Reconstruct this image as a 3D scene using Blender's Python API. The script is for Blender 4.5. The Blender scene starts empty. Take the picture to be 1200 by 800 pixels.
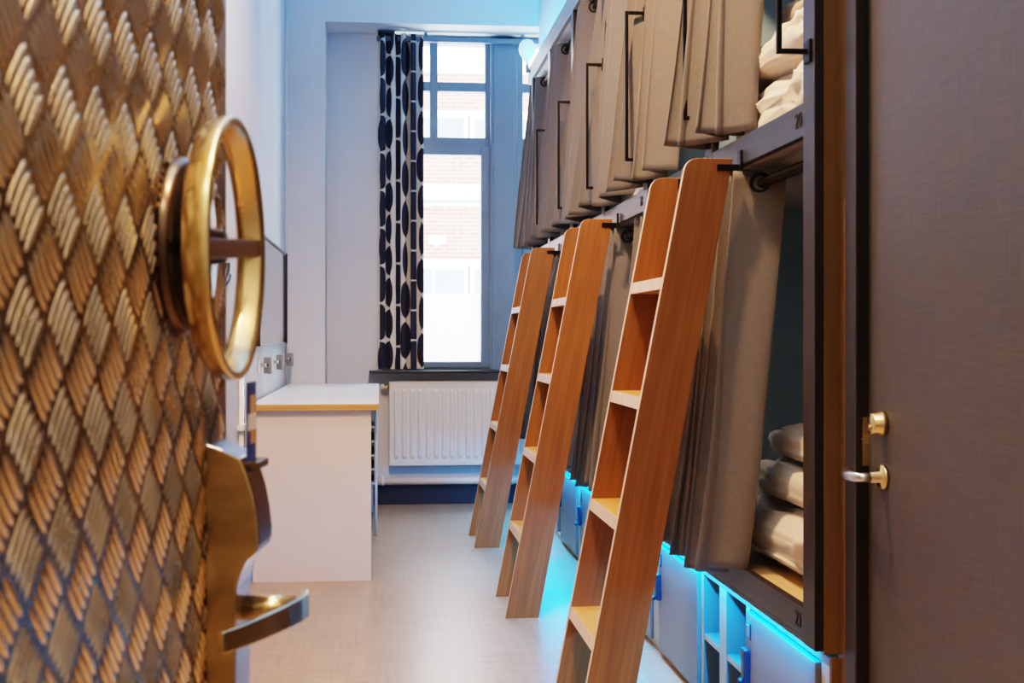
import bpy, math, random
from mathutils import Vector, Matrix, noise
R = random.Random(7)
PI = math.pi
F, CAMH = 1500.0, 1.15
TH = math.atan(155 / F)
cT, sT = math.cos(TH), math.sin(TH)
scene = bpy.context.scene
COL = scene.collection

# ------------------------------------------------------------------ materials
def mat(name, color, rough=0.5, metal=0.0, spec=0.5, noise_scale=None, amount=0.12, stretch=(1, 1, 1),
        bump=0.0, bump_scale=None, emit=None, emit_strength=0.0, sheen=0.0, color2=None, detail=4.0, rot=(0, 0, 0),
        rough_var=0.0):
    m = bpy.data.materials.new(name)
    m.use_nodes = True
    nt = m.node_tree
    b = nt.nodes['Principled BSDF']
    b.inputs['Base Color'].default_value = (*color, 1)
    b.inputs['Roughness'].default_value = rough
    b.inputs['Metallic'].default_value = metal
    b.inputs['Specular IOR Level'].default_value = spec
    if sheen:
        b.inputs['Sheen Weight'].default_value = sheen
    if emit:
        b.inputs['Emission Color'].default_value = (*emit, 1)
        b.inputs['Emission Strength'].default_value = emit_strength
    tc = nt.nodes.new('ShaderNodeTexCoord')
    mp = nt.nodes.new('ShaderNodeMapping')
    mp.inputs['Scale'].default_value = stretch
    mp.inputs['Rotation'].default_value = rot
    nt.links.new(tc.outputs['Object'], mp.inputs['Vector'])
    nz = nt.nodes.new('ShaderNodeTexNoise')
    nz.inputs['Scale'].default_value = noise_scale or 6.0
    nz.inputs['Detail'].default_value = detail
    nt.links.new(mp.outputs['Vector'], nz.inputs['Vector'])
    rp = nt.nodes.new('ShaderNodeValToRGB')
    c1 = tuple(max(0, x * (1 - amount)) for x in color)
    c2 = color2 or tuple(min(1, x * (1 + amount)) for x in color)
    rp.color_ramp.elements[0].position = 0.32
    rp.color_ramp.elements[1].position = 0.68
    rp.color_ramp.elements[0].color = (*c1, 1)
    rp.color_ramp.elements[1].color = (*c2, 1)
    nt.links.new(nz.outputs['Fac'], rp.inputs['Fac'])
    nt.links.new(rp.outputs['Color'], b.inputs['Base Color'])
    if rough_var:
        mr = nt.nodes.new('ShaderNodeMapRange')
        mr.inputs['To Min'].default_value = max(0.02, rough - rough_var)
        mr.inputs['To Max'].default_value = min(1, rough + rough_var)
        nt.links.new(nz.outputs['Fac'], mr.inputs['Value'])
        nt.links.new(mr.outputs['Result'], b.inputs['Roughness'])
    if bump:
        n2 = nt.nodes.new('ShaderNodeTexNoise')
        n2.inputs['Scale'].default_value = bump_scale or 40
        n2.inputs['Detail'].default_value = 3
        nt.links.new(mp.outputs['Vector'], n2.inputs['Vector'])
        bp = nt.nodes.new('ShaderNodeBump')
        bp.inputs['Strength'].default_value = bump
        bp.inputs['Distance'].default_value = 0.004
        nt.links.new(n2.outputs['Fac'], bp.inputs['Height'])
        nt.links.new(bp.outputs['Normal'], b.inputs['Normal'])
    return m

def fabric(name, color, scale=900, amount=0.10):
    """woven linen: two crossed stretched noises"""
    m = mat(name, color, rough=0.95, spec=0.1, noise_scale=5, amount=0.08, sheen=0.25)
    nt = m.node_tree
    b = nt.nodes['Principled BSDF']
    tc = nt.nodes.new('ShaderNodeUVMap')
    fac = []
    for st in ((40, 800, 1), (800, 40, 1)):
        mp = nt.nodes.new('ShaderNodeMapping')
        mp.inputs['Scale'].default_value = st
        nt.links.new(tc.outputs['UV'], mp.inputs['Vector'])
        nz = nt.nodes.new('ShaderNodeTexNoise')
        nz.inputs['Scale'].default_value = 1.0
        nz.inputs['Detail'].default_value = 2
        nt.links.new(mp.outputs['Vector'], nz.inputs['Vector'])
        fac.append(nz.outputs['Fac'])
    ad = nt.nodes.new('ShaderNodeMath'); ad.operation = 'ADD'
    nt.links.new(fac[0], ad.inputs[0]); nt.links.new(fac[1], ad.inputs[1])
    rp = nt.nodes.new('ShaderNodeValToRGB')
    rp.color_ramp.elements[0].position = 0.35
    rp.color_ramp.elements[1].position = 0.65
    rp.color_ramp.elements[0].color = (*[x * (1 - amount * 1.4) for x in color], 1)
    rp.color_ramp.elements[1].color = (*[x * (1 + amount) for x in color], 1)
    hf = nt.nodes.new('ShaderNodeMath'); hf.operation = 'MULTIPLY'; hf.inputs[1].default_value = 0.5
    nt.links.new(ad.outputs[0], hf.inputs[0])
    nt.links.new(hf.outputs[0], rp.inputs['Fac'])
    nt.links.new(rp.outputs['Color'], b.inputs['Base Color'])
    bp = nt.nodes.new('ShaderNodeBump'); bp.inputs['Strength'].default_value = 0.25; bp.inputs['Distance'].default_value = 0.002
    nt.links.new(hf.outputs[0], bp.inputs['Height'])
    nt.links.new(bp.outputs['Normal'], b.inputs['Normal'])
    return m

def wood(name, c1, c2, rough=0.42, scale=1.0, rot=(0, 0, 0), along=2):
    """long grain along one object axis: fine streaks + broad cathedral figure"""
    m = bpy.data.materials.new(name); m.use_nodes = True
    nt = m.node_tree; b = nt.nodes['Principled BSDF']
    b.inputs['Roughness'].default_value = rough
    tc = nt.nodes.new('ShaderNodeTexCoord')
    st = [14 * scale] * 3; st[along] = 0.9 * scale
    mp = nt.nodes.new('ShaderNodeMapping'); mp.inputs['Scale'].default_value = st
    mp0 = nt.nodes.new('ShaderNodeMapping'); mp0.inputs['Rotation'].default_value = rot
    nt.links.new(tc.outputs['Object'], mp0.inputs['Vector'])
    nt.links.new(mp0.outputs['Vector'], mp.inputs['Vector'])
    n1 = nt.nodes.new('ShaderNodeTexNoise'); n1.inputs['Scale'].default_value = 1.0; n1.inputs['Detail'].default_value = 2
    nt.links.new(mp.outputs['Vector'], n1.inputs['Vector'])
    mu = nt.nodes.new('ShaderNodeMath'); mu.operation = 'MULTIPLY'; mu.inputs[1].default_value = 52
    nt.links.new(n1.outputs['Fac'], mu.inputs[0])
    sn = nt.nodes.new('ShaderNodeMath'); sn.operation = 'SINE'
    nt.links.new(mu.outputs[0], sn.inputs[0])
    st2 = [70 * scale] * 3; st2[along] = 2.2 * scale
    mp2 = nt.nodes.new('ShaderNodeMapping'); mp2.inputs['Scale'].default_value = st2
    nt.links.new(mp0.outputs['Vector'], mp2.inputs['Vector'])
    n2 = nt.nodes.new('ShaderNodeTexNoise'); n2.inputs['Scale'].default_value = 1.0; n2.inputs['Detail'].default_value = 3
    nt.links.new(mp2.outputs['Vector'], n2.inputs['Vector'])
    ma = nt.nodes.new('ShaderNodeMath'); ma.operation = 'MULTIPLY_ADD'; ma.inputs[1].default_value = 0.055
    nt.links.new(sn.outputs[0], ma.inputs[0]); nt.links.new(n2.outputs['Fac'], ma.inputs[2])
    rp = nt.nodes.new('ShaderNodeValToRGB')
    rp.color_ramp.elements[0].position = 0.22; rp.color_ramp.elements[1].position = 0.80
    rp.color_ramp.elements[0].color = (*c1, 1); rp.color_ramp.elements[1].color = (*c2, 1)
    nt.links.new(ma.outputs[0], rp.inputs['Fac'])
    nt.links.new(rp.outputs['Color'], b.inputs['Base Color'])
    bp = nt.nodes.new('ShaderNodeBump'); bp.inputs['Strength'].default_value = 0.08; bp.inputs['Distance'].default_value = 0.002
    nt.links.new(n2.outputs['Fac'], bp.inputs['Height']); nt.links.new(bp.outputs['Normal'], b.inputs['Normal'])
    return m

def emission(name, color, strength):
    m = bpy.data.materials.new(name); m.use_nodes = True
    nt = m.node_tree
    b = nt.nodes['Principled BSDF']
    b.inputs['Base Color'].default_value = (*color, 1)
    b.inputs['Emission Color'].default_value = (*color, 1)
    b.inputs['Emission Strength'].default_value = strength
    return m

MT = {}
MT['wall'] = mat('white_wall_paint', (0.64, 0.65, 0.67), 0.6, noise_scale=3, amount=0.03, bump=0.06, bump_scale=90)
MT['ceiling'] = mat('ceiling_paint', (0.7, 0.71, 0.72), 0.8, noise_scale=3, amount=0.03)
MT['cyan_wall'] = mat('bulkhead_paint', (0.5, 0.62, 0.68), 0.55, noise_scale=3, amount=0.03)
MT['skirt'] = mat('navy_skirting_paint', (0.02, 0.025, 0.04), 0.4, amount=0.1)
MT['window_paint'] = mat('blue_grey_window_paint', (0.13, 0.19, 0.26), 0.42, noise_scale=4, amount=0.06)
MT['sill'] = mat('dark_sill', (0.02, 0.022, 0.028), 0.35, amount=0.1)
MT['stain'] = wood('dark_stained_board', (0.022, 0.021, 0.023), (0.045, 0.042, 0.044), 0.32, 1.6, along=2)
MT['rail'] = wood('dark_stained_rail_board', (0.03, 0.032, 0.037), (0.055, 0.057, 0.063), 0.33, 1.6, along=1)
MT['post_edge'] = mat('dark_board_edge', (0.012, 0.006, 0.005), 0.6, amount=0.2)
MT['ochre'] = wood('ochre_stained_panel', (0.12, 0.065, 0.02), (0.165, 0.09, 0.03), 0.5, 0.9, along=2)
MT['blue'] = mat('petrol_blue_panel', (0.22, 0.36, 0.48), 0.5, noise_scale=3, amount=0.06)
MT['rack'] = mat('bunk_soffit_board', (0.30, 0.28, 0.25), 0.6, amount=0.06)
MT['black'] = mat('black_metal', (0.014, 0.012, 0.012), 0.38, metal=0.6, amount=0.2)
MT['rod'] = mat('bronze_rod', (0.03, 0.022, 0.018), 0.32, metal=0.8, amount=0.25, noise_scale=20)
MT['ladder'] = wood('oiled_cherry_board', (0.195, 0.076, 0.023), (0.345, 0.14, 0.043), 0.38, 1.0, rot=(0, -0.18, 0), along=2)
MT['ladder_edge'] = mat('pale_ply_edge', (0.72, 0.55, 0.43), 0.5, noise_scale=30, amount=0.1, stretch=(1, 1, 0.1))
MT['tread'] = wood('honey_tread_board', (0.50, 0.22, 0.045), (0.68, 0.34, 0.09), 0.4, 1.2, along=1)
MT['plank'] = wood('pine_plank', (0.52, 0.34, 0.16), (0.66, 0.46, 0.25), 0.5, 1.0, along=1)
MT['curtain'] = fabric('taupe_linen', (0.165, 0.148, 0.135))
MT['linen'] = mat('cream_cotton', (0.62, 0.54, 0.45), 0.85, spec=0.15, noise_scale=5, amount=0.04, sheen=0.2, bump=0.25, bump_scale=26)
MT['pillow_grey'] = mat('taupe_cotton', (0.34, 0.27, 0.22), 0.88, spec=0.15, noise_scale=5, amount=0.05, bump=0.25, bump_scale=26)
MT['locker'] = mat('grey_locker_laminate', (0.20, 0.21, 0.225), 0.45, noise_scale=4, amount=0.04)
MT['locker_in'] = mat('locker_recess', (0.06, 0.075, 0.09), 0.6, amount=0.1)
MT['ply'] = mat('pale_ply', (0.5, 0.42, 0.33), 0.5, noise_scale=18, amount=0.1, stretch=(1, .1, 1))
MT['lockblue'] = mat('dark_blue_plastic', (0.008, 0.03, 0.07), 0.3, amount=0.1)
MT['steel'] = mat('brushed_steel', (0.62, 0.6, 0.58), 0.25, metal=1.0, amount=0.06, noise_scale=30, stretch=(1, 1, .1))
MT['plate_grey'] = mat('grey_plate', (0.28, 0.30, 0.32), 0.4, amount=0.05)
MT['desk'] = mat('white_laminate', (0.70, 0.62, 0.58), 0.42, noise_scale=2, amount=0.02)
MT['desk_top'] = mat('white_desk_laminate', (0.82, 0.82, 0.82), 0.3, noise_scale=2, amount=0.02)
MT['desk_edge'] = wood('birch_ply_edge', (0.42, 0.20, 0.06), (0.6, 0.33, 0.12), 0.45, 1.2, along=0)
MT['radiator'] = mat('white_radiator_enamel', (0.78, 0.76, 0.74), 0.3, noise_scale=2, amount=0.02)
MT['pipe'] = mat('white_pipe_paint', (0.75, 0.73, 0.71), 0.35, amount=0.03)
MT['brass'] = mat('aged_brass', (0.70, 0.52, 0.27), 0.24, metal=1.0, amount=0.25, noise_scale=9, rough_var=0.1)
MT['brass_dark'] = mat('tarnished_brass', (0.44, 0.31, 0.16), 0.3, metal=1.0, amount=0.2, noise_scale=8, stretch=(1, 1, 3))
MT['bronze'] = mat('dark_bronze', (0.13, 0.09, 0.065), 0.25, metal=0.9, amount=0.15, noise_scale=8)
MT['steel_bright'] = mat('satin_chrome', (0.6, 0.6, 0.62), 0.22, metal=1.0, amount=0.05)
MT['card'] = mat('navy_card', (0.015, 0.05, 0.24), 0.35, amount=0.05)
MT['card_tan'] = mat('tan_card_print', (0.6, 0.32, 0.12), 0.4, amount=0.1)
MT['card_white'] = mat('white_card_print', (0.75, 0.73, 0.75), 0.4, amount=0.05)
MT['tube_lamp'] = emission('pale_cyan_lamp', (0.45, 0.85, 0.95), 1.2)
MT['led'] = emission('cyan_led', (0.0, 0.26, 0.75), 45)
MT['led_top'] = emission('cyan_led_cove', (0.0, 0.30, 0.65), 40)
MT['brick_white'] = mat('white_render', (0.85, 0.84, 0.83), 0.8, amount=0.03)
MT['facade_glass'] = mat('facade_window_grey', (0.15, 0.18, 0.21), 0.3, noise_scale=1.5, amount=0.25)
MT['mirror_frame'] = mat('black_mirror_frame', (0.012, 0.012, 0.014), 0.3, amount=0.1)
MT['mirror'] = mat('mirror_silver', (0.45, 0.47, 0.48), 0.12, metal=0.55, amount=0.02)
MT['hook'] = mat('grey_hook_steel', (0.30, 0.29, 0.28), 0.35, metal=0.7, amount=0.08)
MT['text'] = mat('blackened_numeral', (0.015, 0.01, 0.008), 0.5, amount=0.1)

def floor_mat():
    m = bpy.data.materials.new('pale_wood_vinyl'); m.use_nodes = True
    nt = m.node_tree; b = nt.nodes['Principled BSDF']
    tc = nt.nodes.new('ShaderNodeTexCoord')
    def nz(st, detail=3):
        mp = nt.nodes.new('ShaderNodeMapping'); mp.inputs['Scale'].default_value = st
        nt.links.new(tc.outputs['Object'], mp.inputs['Vector'])
        n = nt.nodes.new('ShaderNodeTexNoise'); n.inputs['Scale'].default_value = 1; n.inputs['Detail'].default_value = detail
        nt.links.new(mp.outputs['Vector'], n.inputs['Vector'])
        return n.outputs['Fac']
    a = nz((60, 3, 1)); c = nz((5, 22, 1))
    # planks running along the room
    br = nt.nodes.new('ShaderNodeTexBrick')
    mpb = nt.nodes.new('ShaderNodeMapping'); mpb.inputs['Rotation'].default_value = (0, 0, PI / 2)
    nt.links.new(tc.outputs['Object'], mpb.inputs['Vector']); nt.links.new(mpb.outputs['Vector'], br.inputs['Vector'])
    br.inputs['Scale'].default_value = 1; br.inputs['Brick Width'].default_value = 1.2; br.inputs['Row Height'].default_value = 0.16
    br.inputs['Mortar Size'].default_value = 0.0015
    br.inputs['Color1'].default_value = (0.97, 0.97, 0.97, 1); br.inputs['Color2'].default_value = (1.03, 1.03, 1.03, 1)
    br.inputs['Mortar'].default_value = (0.86, 0.86, 0.86, 1)
    ad = nt.nodes.new('ShaderNodeMath'); ad.operation = 'ADD'
    nt.links.new(a, ad.inputs[0]); nt.links.new(c, ad.inputs[1])
    hf = nt.nodes.new('ShaderNodeMath'); hf.operation = 'MULTIPLY'; hf.inputs[1].default_value = 0.5
    nt.links.new(ad.outputs[0], hf.inputs[0])
    rp = nt.nodes.new('ShaderNodeValToRGB')
    rp.color_ramp.elements[0].position = 0.3; rp.color_ramp.elements[1].position = 0.7
    rp.color_ramp.elements[0].color = (0.28, 0.175, 0.10, 1); rp.color_ramp.elements[1].color = (0.44, 0.31, 0.205, 1)
    nt.links.new(hf.outputs[0], rp.inputs['Fac'])
    mx = nt.nodes.new('ShaderNodeMix'); mx.data_type = 'RGBA'; mx.blend_type = 'MULTIPLY'; mx.inputs['Factor'].default_value = 1
    nt.links.new(rp.outputs['Color'], mx.inputs[6]); nt.links.new(br.outputs['Color'], mx.inputs[7])
    nt.links.new(mx.outputs[2], b.inputs['Base Color'])
    mr = nt.nodes.new('ShaderNodeMapRange'); mr.inputs['To Min'].default_value = 0.22; mr.inputs['To Max'].default_value = 0.40
    nt.links.new(hf.outputs[0], mr.inputs['Value']); nt.links.new(mr.outputs['Result'], b.inputs['Roughness'])
    bp = nt.nodes.new('ShaderNodeBump'); bp.inputs['Strength'].default_value = 0.12; bp.inputs['Distance'].default_value = 0.002
    nt.links.new(hf.outputs[0], bp.inputs['Height']); nt.links.new(bp.outputs['Normal'], b.inputs['Normal'])
    return m
MT['floor'] = floor_mat()

def door_mat():
    """dark brown laminate with a fine crossed texture"""
    m = bpy.data.materials.new('dark_brown_laminate'); m.use_nodes = True
    nt = m.node_tree; b = nt.nodes['Principled BSDF']
    tc = nt.nodes.new('ShaderNodeTexCoord')
    outs = []
    for st in ((1, 260, 9), (1, 9, 200)):
        mp = nt.nodes.new('ShaderNodeMapping'); mp.inputs['Scale'].default_value = st
        nt.links.new(tc.outputs['Object'], mp.inputs['Vector'])
        n = nt.nodes.new('ShaderNodeTexNoise'); n.inputs['Scale'].default_value = 1; n.inputs['Detail'].default_value = 2
        nt.links.new(mp.outputs['Vector'], n.inputs['Vector']); outs.append(n.outputs['Fac'])
    ad = nt.nodes.new('ShaderNodeMath'); ad.operation = 'ADD'
    nt.links.new(outs[0], ad.inputs[0]); nt.links.new(outs[1], ad.inputs[1])
    rp = nt.nodes.new('ShaderNodeValToRGB')
    rp.color_ramp.elements[0].position = 0.7; rp.color_ramp.elements[1].position = 1.0
    rp.color_ramp.elements[0].color = (0.062, 0.056, 0.053, 1); rp.color_ramp.elements[1].color = (0.082, 0.075, 0.072, 1)
    hf = nt.nodes.new('ShaderNodeMath'); hf.operation = 'MULTIPLY'; hf.inputs[1].default_value = 0.85
    nt.links.new(ad.outputs[0], hf.inputs[0]); nt.links.new(hf.outputs[0], rp.inputs['Fac'])
    nt.links.new(rp.outputs['Color'], b.inputs['Base Color'])
    b.inputs['Roughness'].default_value = 0.36
    bp = nt.nodes.new('ShaderNodeBump'); bp.inputs['Strength'].default_value = 0.05; bp.inputs['Distance'].default_value = 0.002
    nt.links.new(hf.outputs[0], bp.inputs['Height']); nt.links.new(bp.outputs['Normal'], b.inputs['Normal'])
    return m
MT['door'] = door_mat()

def brick_mat():
    m = bpy.data.materials.new('red_brick'); m.use_nodes = True
    nt = m.node_tree; b = nt.nodes['Principled BSDF']
    tc = nt.nodes.new('ShaderNodeTexCoord'); mp = nt.nodes.new('ShaderNodeMapping')
    mp.inputs['Rotation'].default_value = (PI / 2, 0, 0)
    nt.links.new(tc.outputs['Object'], mp.inputs['Vector'])
    br = nt.nodes.new('ShaderNodeTexBrick'); nt.links.new(mp.outputs['Vector'], br.inputs['Vector'])
    br.inputs['Scale'].default_value = 1; br.inputs['Brick Width'].default_value = 0.22; br.inputs['Row Height'].default_value = 0.068
    br.inputs['Mortar Size'].default_value = 0.007
    br.inputs['Color1'].default_value = (0.30, 0.115, 0.08, 1); br.inputs['Color2'].default_value = (0.25, 0.085, 0.06, 1)
    br.inputs['Mortar'].default_value = (0.38, 0.26, 0.21, 1)
    nt.links.new(br.outputs['Color'], b.inputs['Base Color']); b.inputs['Roughness'].default_value = 0.9
    return m
MT['brick'] = brick_mat()

def pattern_mat():
    """cream cloth with columns of dark rounded pebbles; needs a UV map in metres"""
    m = bpy.data.materials.new('pebble_print_cloth'); m.use_nodes = True
    nt = m.node_tree; b = nt.nodes['Principled BSDF']
    b.inputs['Roughness'].default_value = 0.9
    N = nt.nodes.new; L = nt.links.new
    def math_(op, a, bb=None):
        n = N('ShaderNodeMath'); n.operation = op
        for i, v in enumerate((a, bb)):
            if v is None: continue
            if isinstance(v, (int, float)): n.inputs[i].default_value = v
            else: L(v, n.inputs[i])
        return n.outputs[0]
    uv = N('ShaderNodeUVMap'); sp = N('ShaderNodeSeparateXYZ'); L(uv.outputs['UV'], sp.inputs[0])
    u = math_('DIVIDE', sp.outputs['X'], 0.135)
    colid = math_('FLOOR', u)
    fu = math_('SUBTRACT', math_('FRACT', u), 0.5)
    wn = N('ShaderNodeTexWhiteNoise'); wn.noise_dimensions = '1D'; L(colid, wn.inputs['W'])
    sizev = math_('ADD', 0.20, math_('MULTIPLY', wn.outputs['Value'], 0.09))
    v = math_('ADD', math_('DIVIDE', sp.outputs['Y'], sizev), math_('MULTIPLY', wn.outputs['Value'], 7.3))
    fv = math_('SUBTRACT', math_('FRACT', v), 0.5)
    cell = N('ShaderNodeTexWhiteNoise'); cell.noise_dimensions = '2D'
    cb = N('ShaderNodeCombineXYZ'); L(colid, cb.inputs[0]); L(math_('FLOOR', v), cb.inputs[1]); L(cb.outputs[0], cell.inputs['Vector'])
    wid = math_('ADD', 0.33, math_('MULTIPLY', cell.outputs['Value'], 0.17))
    ex = math_('POWER', math_('ABSOLUTE', math_('DIVIDE', fu, wid)), 2.6)
    ey = math_('POWER', math_('ABSOLUTE', math_('DIVIDE', fv, 0.475)), 2.6)
    inside = math_('LESS_THAN', math_('ADD', ex, ey), 1.0)
    mx = N('ShaderNodeMix'); mx.data_type = 'RGBA'
    mx.inputs[6].default_value = (0.62, 0.58, 0.50, 1); mx.inputs[7].default_value = (0.022, 0.024, 0.042, 1)
    L(inside, mx.inputs['Factor']); L(mx.outputs[2], b.inputs['Base Color'])
    return m
MT['pattern'] = pattern_mat()

def glass_mat():
    m = bpy.data.materials.new('clear_window_glass'); m.use_nodes = True
    nt = m.node_tree; nt.nodes.clear()
    out = nt.nodes.new('ShaderNodeOutputMaterial'); mx = nt.nodes.new('ShaderNodeMixShader')
    tr = nt.nodes.new('ShaderNodeBsdfTransparent'); gl = nt.nodes.new('ShaderNodeBsdfGlossy')
    tr.inputs['Color'].default_value = (0.96, 0.98, 0.99, 1)
    gl.inputs['Roughness'].default_value = 0.03; mx.inputs[0].default_value = 0.05
    nt.links.new(tr.outputs[0], mx.inputs[1]); nt.links.new(gl.outputs[0], mx.inputs[2]); nt.links.new(mx.outputs[0], out.inputs[0])
    return m
MT['glass'] = glass_mat()
def frost_mat():
    m = bpy.data.materials.new('frosted_film'); m.use_nodes = True
    nt = m.node_tree; nt.nodes.clear()
    out = nt.nodes.new('ShaderNodeOutputMaterial'); mx = nt.nodes.new('ShaderNodeMixShader')
    tr = nt.nodes.new('ShaderNodeBsdfTranslucent'); df = nt.nodes.new('ShaderNodeBsdfDiffuse')
    tr.inputs['Color'].default_value = (0.95, 0.97, 1, 1); df.inputs['Color'].default_value = (0.9, 0.9, 0.9, 1)
    mx.inputs[0].default_value = 0.12
    nt.links.new(tr.outputs[0], mx.inputs[1]); nt.links.new(df.outputs[0], mx.inputs[2]); nt.links.new(mx.outputs[0], out.inputs[0])
    return m
MT['frost'] = frost_mat()

# ------------------------------------------------------------------ mesh builder
class MB:
    def __init__(s):
        s.v = []; s.f = []; s.mi = []; s.sm = []; s.uv = None; s.mats = []
    def slot(s, m):
        if m not in s.mats: s.mats.append(m)
        return s.mats.index(m)
    def add(s, vs, fs, m, smooth=False):
        o = len(s.v); k = s.slot(m)
        s.v += [Vector(p) for p in vs]
        for f in fs:
            s.f.append(tuple(i + o for i in f)); s.mi.append(k); s.sm.append(smooth)
        return s
    def box(s, x0, x1, y0, y1, z0, z1, m, faces=None):
        """faces: dict of face name -> material ('-x','+x','-y','+y','-z','+z')"""
        vs = [(x, y, z) for x in (x0, x1) for y in (y0, y1) for z in (z0, z1)]
        F_ = {'-x': (0, 1, 3, 2), '+x': (4, 6, 7, 5), '-y': (0, 4, 5, 1), '+y': (2, 3, 7, 6), '-z': (0, 2, 6, 4), '+z': (1, 5, 7, 3)}
        o = len(s.v); s.v += [Vector(p) for p in vs]
        for k, f in F_.items():
            s.f.append(tuple(i + o for i in f)); s.mi.append(s.slot((faces or {}).get(k, m))); s.sm.append(False)
        return s
    def prism(s, poly, y0, y1, m, edge=None, axis='y', xf=None):
        """poly list of 2D points; extruded along axis; edge: {side index: material}"""
        n = len(poly)
        def P(a, b, t):
            p = {'y': (a, t, b), 'x': (t, a, b), 'z': (a, b, t)}[axis]
            return xf(*p) if xf else p
        vs = [P(a, b, y0) for a, b in poly] + [P(a, b, y1) for a, b in poly]
        o = len(s.v); s.v += [Vector(p) for p in vs]
        k = s.slot(m)
        s.f += [tuple(o + i for i in range(n)), tuple(o + n + i for i in reversed(range(n)))]; s.mi += [k, k]; s.sm += [False, False]
        for i in range(n):
            j = (i + 1) % n
            s.f.append((o + j, o + i, o + n + i, o + n + j)); s.mi.append(s.slot((edge or {}).get(i, m))); s.sm.append(False)
        return s
    def tube(s, path, r, m, n=12, cap=True):
        path = [Vector(p) for p in path]
        rs = r if isinstance(r, (list, tuple)) else [r] * len(path)
        rings = []
        up = None
        for i, p in enumerate(path):
            t = (path[min(i + 1, len(path) - 1)] - path[max(i - 1, 0)]).normalized()
            if up is None:
                up = Vector((0, 0, 1)) if abs(t.z) < 0.9 else Vector((1, 0, 0))
            a = (up - t * up.dot(t)).normalized(); b = t.cross(a); up = a
            rings.append([p + (a * math.cos(2 * PI * k / n) + b * math.sin(2 * PI * k / n)) * rs[i] for k in range(n)])
        vs = [q for r_ in rings for q in r_]
        fs = [(i * n + k, i * n + (k + 1) % n, (i + 1) * n + (k + 1) % n, (i + 1) * n + k) for i in range(len(path) - 1) for k in range(n)]
        if cap:
            fs += [tuple(reversed(range(n))), tuple((len(path) - 1) * n + k for k in range(n))]
        return s.add(vs, fs, m, True)
    def torus(s, c, ax, Rr, ra, rb, m, n=40, k=12):
        """ring round axis ax; section ra (radial) x rb (axial)"""
        c = Vector(c); ax = Vector(ax).normalized()
        u = ax.orthogonal().normalized(); w = ax.cross(u)
        vs = []
        for i in range(n):
            t = 2 * PI * i / n; d = u * math.cos(t) + w * math.sin(t)
            for j in range(k):
                q = 2 * PI * j / k
                vs.append(c + d * (Rr + ra * math.cos(q)) + ax * (rb * math.sin(q)))
        fs = [(i * k + j, i * k + (j + 1) % k, ((i + 1) % n) * k + (j + 1) % k, ((i + 1) % n) * k + j) for i in range(n) for j in range(k)]
        return s.add(vs, fs, m, True)
    def lathe(s, c, ax, prof, m, n=36):
        """prof: list of (radius, height along axis)"""
        c = Vector(c); ax = Vector(ax).normalized(); u = ax.orthogonal().normalized(); w = ax.cross(u)
        vs = []
        for r_, h in prof:
            for i in range(n):
                t = 2 * PI * i / n
                vs.append(c + (u * math.cos(t) + w * math.sin(t)) * r_ + ax * h)
        fs = [(a * n + i, a * n + (i + 1) % n, (a + 1) * n + (i + 1) % n, (a + 1) * n + i) for a in range(len(prof) - 1) for i in range(n)]
        fs += [tuple(reversed(range(n))), tuple((len(prof) - 1) * n + i for i in range(n))]
        return s.add(vs, fs, m, True)
    def grid(s, fn, nu, nv, m, uvf=None):
        o = len(s.v)
        vs = [fn(i / nu, j / nv) for i in range(nu + 1) for j in range(nv + 1)]
        fs = [(i * (nv + 1) + j, (i + 1) * (nv + 1) + j, (i + 1) * (nv + 1) + j + 1, i * (nv + 1) + j + 1) for i in range(nu) for j in range(nv)]
        s.add(vs, fs, m, True)
        if uvf:
            s.uv = [uvf(i / nu, j / nv) for i in range(nu + 1) for j in range(nv + 1)]
        return s
    def build(s, name, parent=None, bevel=0.0, smooth_angle=True, segs=2):
        me = bpy.data.meshes.new(name)
        vs = s.v
        o = bpy.data.objects.new(name, me)
        if parent is None:
            lo = [min(p[i] for p in vs) for i in range(3)]; hi = [max(p[i] for p in vs) for i in range(3)]
            org = Vector(((lo[0] + hi[0]) / 2, (lo[1] + hi[1]) / 2, lo[2])) if s.keep_origin is False else Vector((0, 0, 0))
            vs = [p - org for p in vs]; o.location = org
        else:
            inv = world_of(parent).inverted(); vs = [inv @ p for p in vs]
            o.parent = parent
        me.from_pydata([tuple(p) for p in vs], [], s.f)
        for m in s.mats: me.materials.append(m)
        for p, k, sm in zip(me.polygons, s.mi, s.sm):
            p.material_index = k; p.use_smooth = sm
        if s.uv:
            ul = me.uv_layers.new(name='UVMap')
            for lp in me.loops:
                if lp.vertex_index < len(s.uv): ul.data[lp.index].uv = s.uv[lp.vertex_index]
        me.update(); me.validate()
        COL.objects.link(o)
        if bevel:
            b = o.modifiers.new('bevel', 'BEVEL'); b.width = bevel; b.segments = segs; b.limit_method = 'ANGLE'; b.angle_limit = math.radians(40)
        return o
    keep_origin = False

def world_of(o):
    M = Matrix.LocRotScale(o.location, o.rotation_euler, o.scale)
    return world_of(o.parent) @ M if o.parent else M

def empty(name, loc, rotz=0.0):
    o = bpy.data.objects.new(name, None); COL.objects.link(o)
    o.location = loc; o.rotation_euler = (0, 0, rotz); o.empty_display_size = 0.1
    return o

def tag(o, label, cat, group=None):
    o['label'] = label; o['category'] = cat
    if group: o['group'] = group
    return o

def struct(o, label=None, cat=None):
    o['kind'] = 'structure'
    if label: o['label'] = label
    if cat: o['category'] = cat
    return o

def copy_tree(o, parent=None):
    c = o.copy(); COL.objects.link(c)
    if parent: c.parent = parent
    for ch in list(o.children): copy_tree(ch, c)
    return c

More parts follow.
